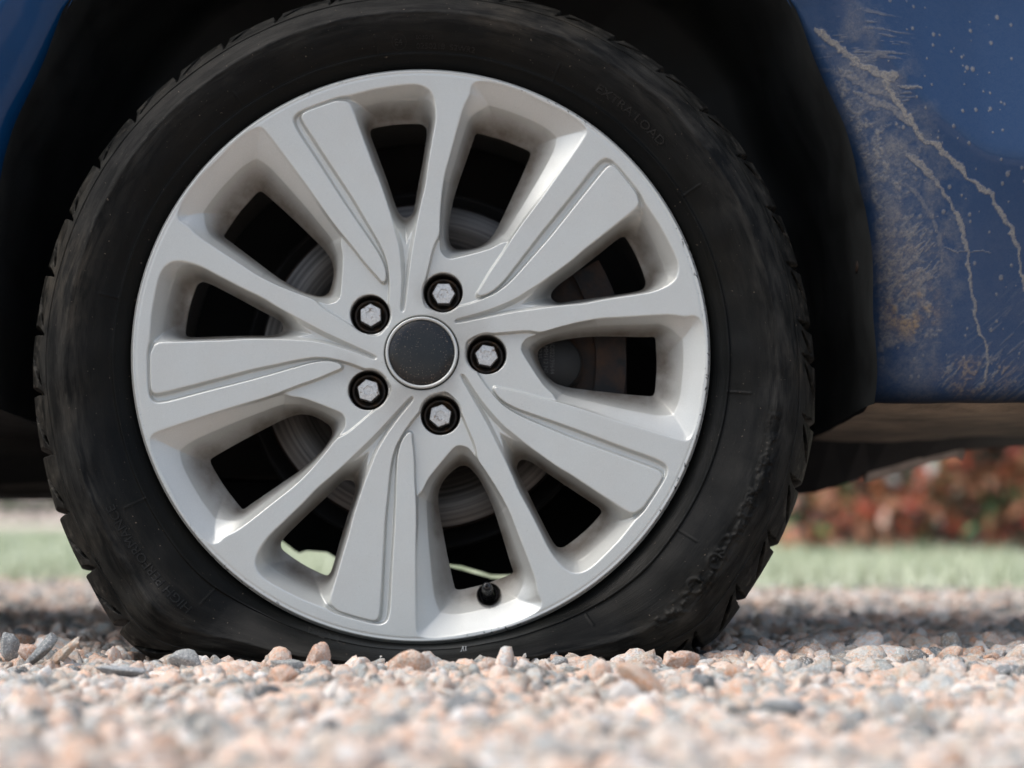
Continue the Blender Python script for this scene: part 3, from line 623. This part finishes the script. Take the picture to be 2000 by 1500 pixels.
def panel(left):
    zs = np.concatenate([np.linspace(ZB, .60, 440 if not left else 60), np.linspace(.603, ZT_, 10)])
    ds = np.concatenate([np.linspace(0, .30, 340), np.linspace(.31, 1.1, 12)]) if not left else np.concatenate([np.linspace(0, .1, 20), np.linspace(.12, 1.1, 14)])
    ZZ_, DD = np.meshgrid(zs, ds, indexing='ij'); XE = edge_x(ZZ_)
    k = ss(.56, ZT_, ZZ_)
    XX_ = XE + DD; Yp = panel_y(XX_, ZZ_, DD)
    if left: XX_ = 2 * xc - XX_
    return XX_, Yp, ZZ_, DD
def strokes(X, Z, P, w0, w1, warp=.0028):
    Xw = X + warp * (fbm(X * 160, Z * 160, 3, 1) - .5) * 2; Zw = Z + warp * (fbm(X * 160 + 9, Z * 160, 3, 2) - .5) * 2
    d = np.full(X.shape, 1e9); wl = np.full(X.shape, w0); n = len(P) - 1; mod = .45 + 1.1 * fbm(X * 95 + 5, Z * 95, 3, 6)
    for i in range(n):
        (a, b), (c, e) = P[i], P[i + 1]; x1, z1, x2, z2 = px2x(a), py2z(b), px2x(c), py2z(e)
        ex, ez_ = x2 - x1, z2 - z1; t = np.clip(((Xw - x1) * ex + (Zw - z1) * ez_) / (ex * ex + ez_ * ez_), 0, 1)
        q = np.hypot(Xw - x1 - t * ex, Zw - z1 - t * ez_); ww = .85 * (w0 + (w1 - w0) * (i + t) / n) * mod * np.clip(.35 + 2.2 * (i + t), 0, 1); u = q / ww
        wl = np.where(u < d, ww, wl); d = np.minimum(d, u)
    return ss(1.25, .7, d)
Xr, Yr, Zr, Dr = panel(False)
PX, PYY = 1000 + (Xr - .0754) * 2348, 985 - (Zr - .128) * 2348
mud = np.zeros(Xr.shape)
n1 = fbm(Xr * 60, Zr * 60, 5, 1); n2 = fbm(Xr * 220, Zr * 220, 4, 2); n3 = fbm(Xr * 18, Zr * 18, 4, 3)
De = (PX - (1000 + (edge_x(Zr) - .0754) * 2348))
# broad grey film sweeping back from the arch
wid = np.interp(PYY, [0, 60, 150, 260, 400, 520, 640, 720, 785], [20, 40, 75, 130, 120, 150, 170, 120, 60])
film = ss(0, 18, De - 14) * ss(1.1, .35, De / wid + (n1 - .5) * 1.4) * np.interp(PYY, [0, 80, 160, 500, 640, 720, 785], [.1, .45, .75, .75, .75, .35, .15])
mud = np.maximum(mud, film * (.48 + .50 * ss(.36, .60, n2 * .6 + n1 * .4)) * (.65 + .35 * ss(.40, .56, fbm(Xr * 620, Zr * 620, 2, 14))))
# windows of clean paint inside the film
mud *= 1 - .75 * ss(.60, .68, fbm(Xr * 45 + Zr * 20, Zr * 70 - Xr * 30, 4, 12)) * ss(30, 60, De)
# runs
for P, w0, w1, k in (([(1600, 38), (1640, 70), (1690, 118), (1738, 140), (1745, 170), (1788, 232), (1806, 262), (1838, 282), (1885, 326), (1895, 345), (1942, 374), (1952, 398), (1984, 440), (2003, 500), (2015, 560)], .0032, .0018, .85),
                     ([(1745, 170), (1738, 150), (1752, 140)], .0042, .0040, .8), ([(1650, 120), (1700, 160), (1745, 178)], .0042, .003, .6), ([(1680, 170), (1740, 200), (1788, 235)], .0045, .0026, .6),
                     ([(1780, 290), (1815, 322), (1838, 352), (1868, 392), (1888, 436), (1903, 500), (1912, 560), (1918, 610), (1938, 660), (1948, 700), (1940, 745)], .0026, .0011, .75),
                     ([(1770, 345), (1800, 368), (1822, 400), (1842, 440), (1852, 490), (1850, 530)], .0026, .0018, .45),
                     ([(1856, 478), (1890, 486), (1948, 488)], .0009, .0008, .6), ([(1758, 164), (1805, 165)], .0011, .0008, .7)):
    mud = np.maximum(mud, strokes(Xr, Zr, P, w0, w1) * k)
# fine flicks of splatter, horizontal at the top, slanting further down
def fib(ang, sc, asp, seed, lo, hi):
    c, s = math.cos(ang), math.sin(ang); u = (Xr * c + Zr * s) * sc / asp; v = (-Xr * s + Zr * c) * sc
    return ss(lo, hi, fbm(u, v, 3, seed))
m_up = ss(1, .4, np.hypot((PX - 1700) / 130, (PYY - 70) / 110)) ; mud = np.maximum(mud, .5 * m_up * fib(-.08, 420, 9, 5, .60, .70))
m_up2 = ss(1, .3, np.hypot((PX - 1775) / 45, (PYY - 185) / 45)); mud = np.maximum(mud, .5 * m_up2 * fib(-.05, 420, 8, 6, .55, .66))
m_d = ss(1, .35, np.hypot((PX - 1790) / 100, (PYY - 500) / 150)); mud = np.maximum(mud, .66 * m_d * np.maximum(fib(.85, 520, 4, 7, .50, .64), ss(.48, .62, n2 * .6 + n1 * .4) * .7))
haze_ = np.exp(-((De - 95) / 95.) ** 2) * np.interp(PYY, [0, 120, 300, 620, 740, 785], [.5, .8, 1, 1, .6, .5]); mud = np.maximum(mud, haze_ * (.16 + .42 * ss(.3, .7, n1)))
mud *= .72 + .28 * ss(.36, .54, fbm(Xr * 480, Zr * 480, 3, 21))
m_e = ss(1, .3, np.hypot((PX - 1800) / 85, (PYY - 600) / 90)); mud = np.maximum(mud, (.6 + .4 * ss(.4, .55, fbm(Xr * 520, Zr * 520, 2, 15))) * .85 * m_e * ss(.38, .60, n2 * .5 + n1 * .5))
m_f = ss(1, .3, np.hypot((PX - 1930) / 130, (PYY - 730) / 75)); mud = np.maximum(mud, .60 * m_f * np.maximum(fib(.95, 460, 4, 8, .50, .62), ss(.45, .6, n2 * .6 + n1 * .4) * .8) * (.5 + .5 * ss(.4, .55, fbm(Xr * 480, Zr * 480, 3, 22))))
mud = np.maximum(mud, .35 * ss(1820, 1980, PX) * ss(420, 700, PYY) * fib(.75, 500, 9, 9, .55, .68))
mud = np.maximum(mud, .5 * ss(768, 785, PYY))
spx = rng.uniform(1740, 2020, 150); spy = rng.uniform(-20, 760, 150); spr = rng.uniform(1.2, 3.6, 150) * rng.uniform(.6, 1.5, 150)
for a_, b_, c_ in zip(spx, spy, spr): mud = np.maximum(mud, .6 * ss(c_ * 1.3, c_ * .6, np.hypot(PX - a_, (PYY - b_) / 1.3)))
och = np.clip(.9 * m_e + .75 * m_f + .25 * m_d, 0, 1) * ss(.3, .6, n1) + .7 * ss(765, 785, PYY)
mud = np.maximum(mud, .10 + .10 * n1 * ss(300, 700, PYY))
Yr = Yr - .0002 * np.clip(mud, 0, 1)
Xl, Yl, Zl, Dl = panel(True)
V1 = np.stack([Xr, Yr, Zr], -1).reshape(-1, 3); V2 = np.stack([Xl, Yl, Zl], -1).reshape(-1, 3)
F1 = grid_faces(*Xr.shape); F2 = grid_faces(*Xl.shape)[:, ::-1] + len(V1)
zz = np.linspace(ZT_, .82, 14); xx = np.linspace(-1.5, 1.65, 40); Xu, Zu = np.meshgrid(xx, zz); Yu = panel_y(Xu, Zu, np.full(Xu.shape, .3)) * 0 + (.0068 + .9 * (Zu - .60) ** 2 + .0)
V3 = np.stack([Xu, Yu, Zu], -1).reshape(-1, 3); F3 = grid_faces(14, 40) + len(V1) + len(V2)
# rolled arch lip, right and left
def lip(left):
    zs = np.linspace(ZB, ZT_, 160); R = []
    for q in range(4):
        x = edge_x(zs) + (0, -.0006, -.0004, .003)[q]; y = (.0060, .0085, .014, .020)[q] + 0 * zs
        if q == 0: y = panel_y(edge_x(zs), zs, 0 * zs)
        if left: x = 2 * xc - x
        R.append(np.stack([x, y, zs], -1))
    return np.stack(R).reshape(-1, 3), grid_faces(4, 160)
Vl, Fl = lip(False); Vm, Fm = lip(True); n0 = len(V1) + len(V2) + len(V3)
VA = np.concatenate([V1, V2, V3]); nm = len(VA)
ma = np.zeros(nm); ma[:len(V1)] = mud.ravel(); oc = np.zeros(nm); oc[:len(V1)] = och.ravel()
body = mesh_np('body_panel', VA, [np.concatenate([F1, F2, F3])], M_PAINT, car, attrs=dict(mud=ma, ochre=oc))
# arch liner: runs inboard from the lip, closed behind
zs = np.concatenate([np.linspace(.150, ZB, 8)[:-1], np.linspace(ZB, ZT_, 90)]); rows = []
for y, ins in ((.0062, .0001), (.012, .0015), (.03, .003), (.08, .004), (.16, .006), (.27, .010), (.302, .03)):
    zs = np.concatenate([np.linspace(ZB - .018 * y / .3 - .001, ZB, 8)[:-1], np.linspace(ZB, ZT_, 90)])
    xr_ = edge_x(zs) - ins + (.0015 * np.sin(zs * 60)); x = np.concatenate([xr_, (2 * xc - xr_)[::-1]]); z = np.concatenate([zs, zs[::-1]]); rows.append(np.stack([x, 0 * x + y, z], -1))
rows.append(np.stack([xc + 0 * x, 0 * x + .30, np.full(x.shape, .42)], -1))
V = np.stack(rows); mesh_np('arch_liner', V.reshape(-1, 3), grid_faces(V.shape[0], V.shape[1]), M_LINER, car)
mb = MB(); mb.lathe([(.0001, -.004), (.005, -.0035), (.0065, 0), (.0066, .002)], 20, M=Matrix.Rotation(math.radians(-90), 3, 'Z')); o = mb.build('liner_screw', M_RUST, car, True); o.location = (.3775, .060, .334)
# underside of the sill / bumper end: dusty, curving down and inboard
xs = np.concatenate([np.linspace(exr[0] - .001, .6, 40), np.linspace(.62, 1.5, 12)]); tt = np.linspace(0, 1, 24); T, XS = np.meshgrid(tt, xs, indexing='ij')
Yq = .020 + .30 * T; Zq = ZB + .0 - .0045 * ss(0, .08, T) - .016 * T + .003 * np.sin(XS * 25) * T + .002 * (fbm(XS * 40, T * 9, 3) - .5); XQ = XS - .003 * T
mesh_np('sill_underside', np.stack([XQ, Yq, Zq], -1).reshape(-1, 3), grid_faces(*XS.shape), M_DIRTY, car)
xs = np.linspace(-1.5, 2 * xc - exr[0], 30); T, XS = np.meshgrid(tt, xs, indexing='ij')
mesh_np('front_sill', np.stack([XS, .020 + .30 * T, ZB - .02 * T], -1).reshape(-1, 3), grid_faces(*XS.shape), simple('black_sill', (.003, .003, .003), .9), car)
# underbody: floor pan, lower edge rising to the rear; depth shaped for the ground shadow
FE = [(-1.5, .132), (.30, .133), (.393, .140), (.425, .1495), (.452, .160), (.506, .175), (.543, .1845), (.613, .189), (1.5, .205)]
V = []; 
for x, z in FE: V.append((x, .306, .30))
for y in (.31, .42, .47):
    for x, z in FE: V.append((x, min(y, .43) if x > .35 else (y if y < .45 else .66), z if y > .4 else max(z, .15 if x < .3 else .197)))
for x, z in FE: V.append((x, .436 if x > .35 else .665, .7))
mesh_np('underbody', V, grid_faces(5, len(FE)), M_BLACK, car, smooth=False)
mb = MB(); mb.box((0, .372, .70), (3.0, .13, .02)); mb.box((-.58, .55, .695), (1.85, .24, .02)); mb.box((-.0, .315, .43), (3.0, .01, .52)) if False else None
mb.build('light_block_lid', M_BLACK, car)  # unseen lid over the underbody, added to keep light out
# pale dusty edge of the undertray
V = []; E_ = [(.447, .1575), (.48, .1665), (.512, .1765), (.543, .1848), (.550, .1800)]
for x, z in E_: V += [(x, .424, z - .006), (x, .412, z + .0035), (x, .432, z + .0035), (x, .432, z - .006)]
F = [(i * 4 + j, i * 4 + (j + 1) % 4, i * 4 + 4 + (j + 1) % 4, i * 4 + 4 + j) for i in range(len(E_) - 1) for j in range(4)]
mesh_np('undertray_lip', V, np.array(F), simple('dusty_undertray', (.60, .52, .45), .9, var=.2, scale=60), car, smooth=False)
# rails under the car and the suspension arm
mb = MB(); mb.tube([(-1.4, .38, .158), (-.2, .38, .158), (.3, .38, .168)], [.022, .022, .022], 16); mb.build('exhaust_pipe', simple('sooty_steel', (.05, .045, .04), .6, .4), car, True)
mb = MB()
PL = [(400, 940), (410, 1000), (470, 1040), (548, 1052), (575, 1074), (586, 1080), (600, 1075), (640, 1078), (662, 1092), (720, 1122), (860, 1100), (900, 1104), (960, 1122), (1060, 1122), (1200, 1110), (1215, 960)]
Q_ = [(.0754 + (a - 1000) / 3757 * 1.85, .128 + (985 - b) / 3757 * 1.85) for a, b in PL]; nq = len(Q_)
mb.add([(x, .25, z) for x, z in Q_] + [(x + .004, .275, z + .004) for x, z in Q_], [tuple(range(nq))] + [(i, i + nq, (i + 1) % nq + nq, (i + 1) % nq) for i in range(nq)] + [tuple(range(nq, 2 * nq))[::-1]])
mb.build('lower_arm', M_BLACK, car)
mb = MB(); Q_ = [(.0754 + (a - 1000) / 3757 * 1.86, .128 + (985 - b) / 3757 * 1.86) for a, b in [(862, 1100), (885, 1108), (915, 1116), (960, 1129), (1020, 1133), (1030, 1175), (862, 1175)]]; nq = len(Q_)
mb.add([(x, .26, z) for x, z in Q_] + [(x, .266, z) for x, z in Q_], [tuple(range(nq))] + [(i, i + nq, (i + 1) % nq + nq, (i + 1) % nq) for i in range(nq)] + [tuple(range(nq, 2 * nq))[::-1]])
mb.build('dark_filler', M_BLACK, car)  # added black piece, stands in for the dark bottom of the barrel
mb = MB(); mb.tube([(.02, .16, .165), (.03, .30, .150), (.03, .55, .150)], [.020, .018, .016], 12); mb.tube([(-.12, .26, .158), (.03, .20, .160)], [.014, .014], 10); mb.build('suspension_arm', M_RUST, car, True)

# ------------------------------------------------------------------ plants beyond the car
def leaves(n, box, size, seed, shape=None):
    r = np.random.default_rng(seed); c = r.uniform(-1, 1, (n * 2, 3)) ; 
    if shape: c = c[shape(c)]
    c = c[:n]; n = len(c); c = c * np.array(box[1]) + np.array(box[0])
    u = r.normal(size=(n, 3)); u /= np.linalg.norm(u, axis=1)[:, None]; w = np.cross(u, r.normal(size=(n, 3))); w /= np.linalg.norm(w, axis=1)[:, None]
    s = r.uniform(.6, 1.3, (n, 1)) * size; V = np.stack([c - u * s, c - u * s * .1 + w * s * .42, c + u * s, c - u * s * .1 - w * s * .42], 1).reshape(-1, 3)
    lc = np.clip(np.repeat(r.random(n) * .75 + .25 * fbm(c[:, 0] * 5, c[:, 2] * 5, 2), 4), 0, 1); return V, np.arange(n * 4).reshape(-1, 4), lc
hedge = empty('red_hedge', (2.1, 3.9, 0)); tag(hedge, 'dark hedge with red and copper young leaves on the lawn behind the car', 'hedge')
V, F, lc = leaves(26000, ((2.28, 3.86, .49), (1.50, .62, .50)), .032, 3, lambda c: (np.abs(c[:, 0]) ** 5 + np.abs(c[:, 1]) ** 8 + np.abs(np.minimum(c[:, 2], 0)) ** 20) < 1.2)
o = mesh_np('foliage', V - np.array((2.1, 3.9, 0)), F, M_LEAF, hedge, smooth=False, attrs=dict(lc=lc)); tag(o, kind='stuff')
mb = MB()
for k in range(16):
    mb = MB(); x = -1.1 + 2.4 * k / 15 + rng.uniform(-.05, .05); y = rng.uniform(-.35, .4); mb.tube([(x, y, -.01), (x + rng.uniform(-.08, .08), y, .3), (x + rng.uniform(-.2, .2), y, .8)], [.014, .010, .005], 6); mb.build('stem', M_STEM, hedge)
sb = empty('green_shrub', (.97, 4.5, 0)); tag(sb, 'small pale green shrub on the lawn at the left end of the red hedge', 'shrub')
V, F, lc = leaves(1500, ((0, 0, .15), (.16, .14, .15)), .022, 55, lambda c: (c ** 2).sum(1) < 1)
o = mesh_np('foliage', V, F, leaf_mat('pale_shrub_leaf', [(0, (.10, .17, .07)), (.3, (.24, .34, .18)), (.7, (.42, .50, .34))]), sb, smooth=False, attrs=dict(lc=lc)); tag(o, kind='stuff')
for k, (x, y, w, h) in enumerate([(-7.5, 16, 3.6, 1.6), (-1.5, 17, 3.4, 1.4), (4.2, 15.5, 3.0, 1.5), (10, 17, 4, 1.7)]):
    hb = empty('far_hedge', (x, y, 0)); tag(hb, ['olive green hedge far behind the car at the far left', 'dull green hedge far off behind the flat wheel', 'green shrub mass beyond the lawn between tyre and red hedge', 'dark green hedge far away behind the red hedge'][k], 'hedge', 'hedges across the far drive')
    V, F, lc = leaves(2600, ((0, 0, h / 2), (w / 1.0, .8, h / 2)), .10, 20 + k, lambda c: (np.abs(c[:, 0]) ** 3 + np.abs(c[:, 1]) ** 2 + np.maximum(c[:, 2], 0) ** 3) < 1)
    o = mesh_np('foliage', V, F, M_FAR, hb, smooth=False, attrs=dict(lc=lc)); tag(o, kind='stuff')

# ------------------------------------------------------------------ single stones that stand out
def stone(px, py, w, hgt, dpt, tilt, yaw, base, label, seed, sub=4, planes=11, soft=16, name='stone'):
    """px, py: where it rests in the picture plane of the ground at that depth (converted to metres)"""
    y = .128 * 3757 / (py - 985) - 1.6; x = .0754 + (px - 1000) / 3757 * (1.6 + y)
    V, F = stone_shape(seed, sub, (1, 1, 1), planes, soft); V = V / np.abs(V).max(0) * np.array((w, dpt, hgt)) / 2
    R = np.array(Matrix.Rotation(yaw, 3, 'Z') @ Matrix.Rotation(tilt, 3, 'Y')); V = V @ R.T; V[:, 2] -= V[:, 2].min()
    o = mesh_np(name, V, F, stone_mat('stone_' + str(seed), False, base)); o.location = (x, y, -.0015)
    tag(o, label, 'stone', 'stones lying loose on the gravel'); return o
GREY, PINK, WHITE, SLATE = (.36, .375, .37), (.62, .48, .40), (.68, .65, .61), (.20, .225, .235)
stone(22, 1292, .020, .026, .016, .1, .3, GREY, 'small upright grey pointed stone at the far left of the gravel', 301)
stone(62, 1294, .017, .018, .015, 0, .8, PINK, 'round pink stone between the pointed grey one and the tilted slate', 302)
stone(88, 1300, .042, .012, .018, -.85, .15, (.27, .29, .295), 'thin grey slate propped up steeply at the left', 303, planes=8, soft=24)
stone(130, 1300, .034, .012, .014, -.7, .2, (.58, .52, .44), 'pale flat stone leaning behind the steeply propped slate', 304)
stone(366, 1302, .029, .0165, .016, .06, 0, GREY, 'smooth oval grey stone touching the left foot of the tyre', 305, planes=14, soft=9)
stone(240, 1316, .040, .009, .018, .03, .1, (.36, .385, .40), 'long flat grey slate lying level left of the tyre', 306, planes=8, soft=22)
stone(626, 1304, .021, .024, .018, .1, .4, PINK, 'lumpy pink stone standing tall under the wheel rim', 307, planes=18, soft=10)
stone(560, 1306, .028, .010, .016, 0, .2, (.33, .345, .335), 'low dark grey stone beside the lumpy pink one', 308)
stone(560, 1330, .022, .016, .016, .3, 0, (.60, .45, .36), 'rounded pink stone in front of the low grey stone', 309, planes=14, soft=9)
stone(800, 1312, .034, .020, .018, 0, 0, (.64, .52, .43), 'broad cream and pink stone below the middle of the rim', 330, planes=16, soft=14)
stone(1258, 1352, .044, .015, .016, .52, -.1, (.60, .46, .36), 'long orange pink slab leaning to the right in front of the tyre', 311, planes=9, soft=20)
stone(1212, 1372, .024, .016, .016, .1, 0, WHITE, 'clean white stone just left below the leaning slab', 312, planes=12, soft=10)
stone(1330, 1306, .030, .020, .016, -.1, .2, PINK, 'knobbly pink stone with a peak under the right of the tyre', 313, planes=16, soft=12)
stone(1372, 1348, .018, .014, .012, .5, .3, SLATE, 'dark triangular slate chip right of the leaning slab', 314, planes=7, soft=26)
stone(1535, 1390, .036, .013, .018, .1, .1, (.37, .395, .40), 'blue grey flat stone in the gravel right of centre', 315, planes=9, soft=16)
stone(1968, 1318, .030, .013, .020, -.25, .2, (.22, .24, .25), 'dark slate slab at the right edge of the gravel', 316, planes=8, soft=22)
stone(1095, 1300, .018, .010, .014, 0, .2, GREY, 'small rounded grey stone in front of the tyre, right of the valve', 317, planes=14, soft=9)
stone(910, 1398, .030, .020, .018, .2, .5, (.27, .285, .285), 'dark stone in the blurred foreground below the wheel centre', 318, planes=8, soft=30)
# dry sprig
def W_(px, py, y, lift=0): return (.0754 + (px - 1000) / 3757 * (1.6 + y), y, .128 + (985 - py) / 3757 * (1.6 + y) + lift)
tw = MB()
for k in range(7):
    o_ = rng.uniform(-1, 1, 3) * .0022
    P = [np.array(W_(1512 + 8 * k, 1282 + k * 1.5, -.03)) + o_, np.array(W_(1560, 1297, -.035)) + o_ * .6, np.array(W_(1612, 1312, -.04)) + o_, np.array(W_(1672, 1330 + rng.uniform(-4, 4), -.05)) + o_, np.array(W_(1735 + rng.uniform(-25, 40), 1348 + rng.uniform(-6, 6), -.06)) + o_ * 2]
    tw.tube(P, [.0006, .0011, .0010, .0008, .0004], 5)
tw.tube([W_(1556, 1296, -.035), W_(1562, 1285, -.035), W_(1557, 1279, -.033)], [.0006, .0005, .0003], 5)
o = tw.build('dry_sprig', M_TWIG); tag(o, 'brown dried sprig lying on the gravel right of the tyre', 'twig', 'dry twigs on the gravel')
tw = MB(); tw.tube([W_(1840, 1368, -.2), W_(1900, 1378, -.2), W_(1955, 1392, -.21), W_(2010, 1396, -.22)], [.0007, .0013, .0015, .0012], 6)
o = tw.build('dry_stalk', M_TWIG); tag(o, 'tan stalk lying on the gravel at the right edge', 'twig', 'dry twigs on the gravel')
tw = MB(); tw.tube([W_(965, 1331, -.13), W_(1010, 1327, -.13), W_(1075, 1322, -.13)], [.0005, .0009, .0004], 5); tw.tube([W_(1000, 1333, -.14), W_(1055, 1331, -.14)], [.0006, .0004], 5)
o = tw.build('wood_splinter', M_TWIG); tag(o, 'thin reddish wood splinter on the gravel under the wheel', 'twig', 'dry twigs on the gravel')
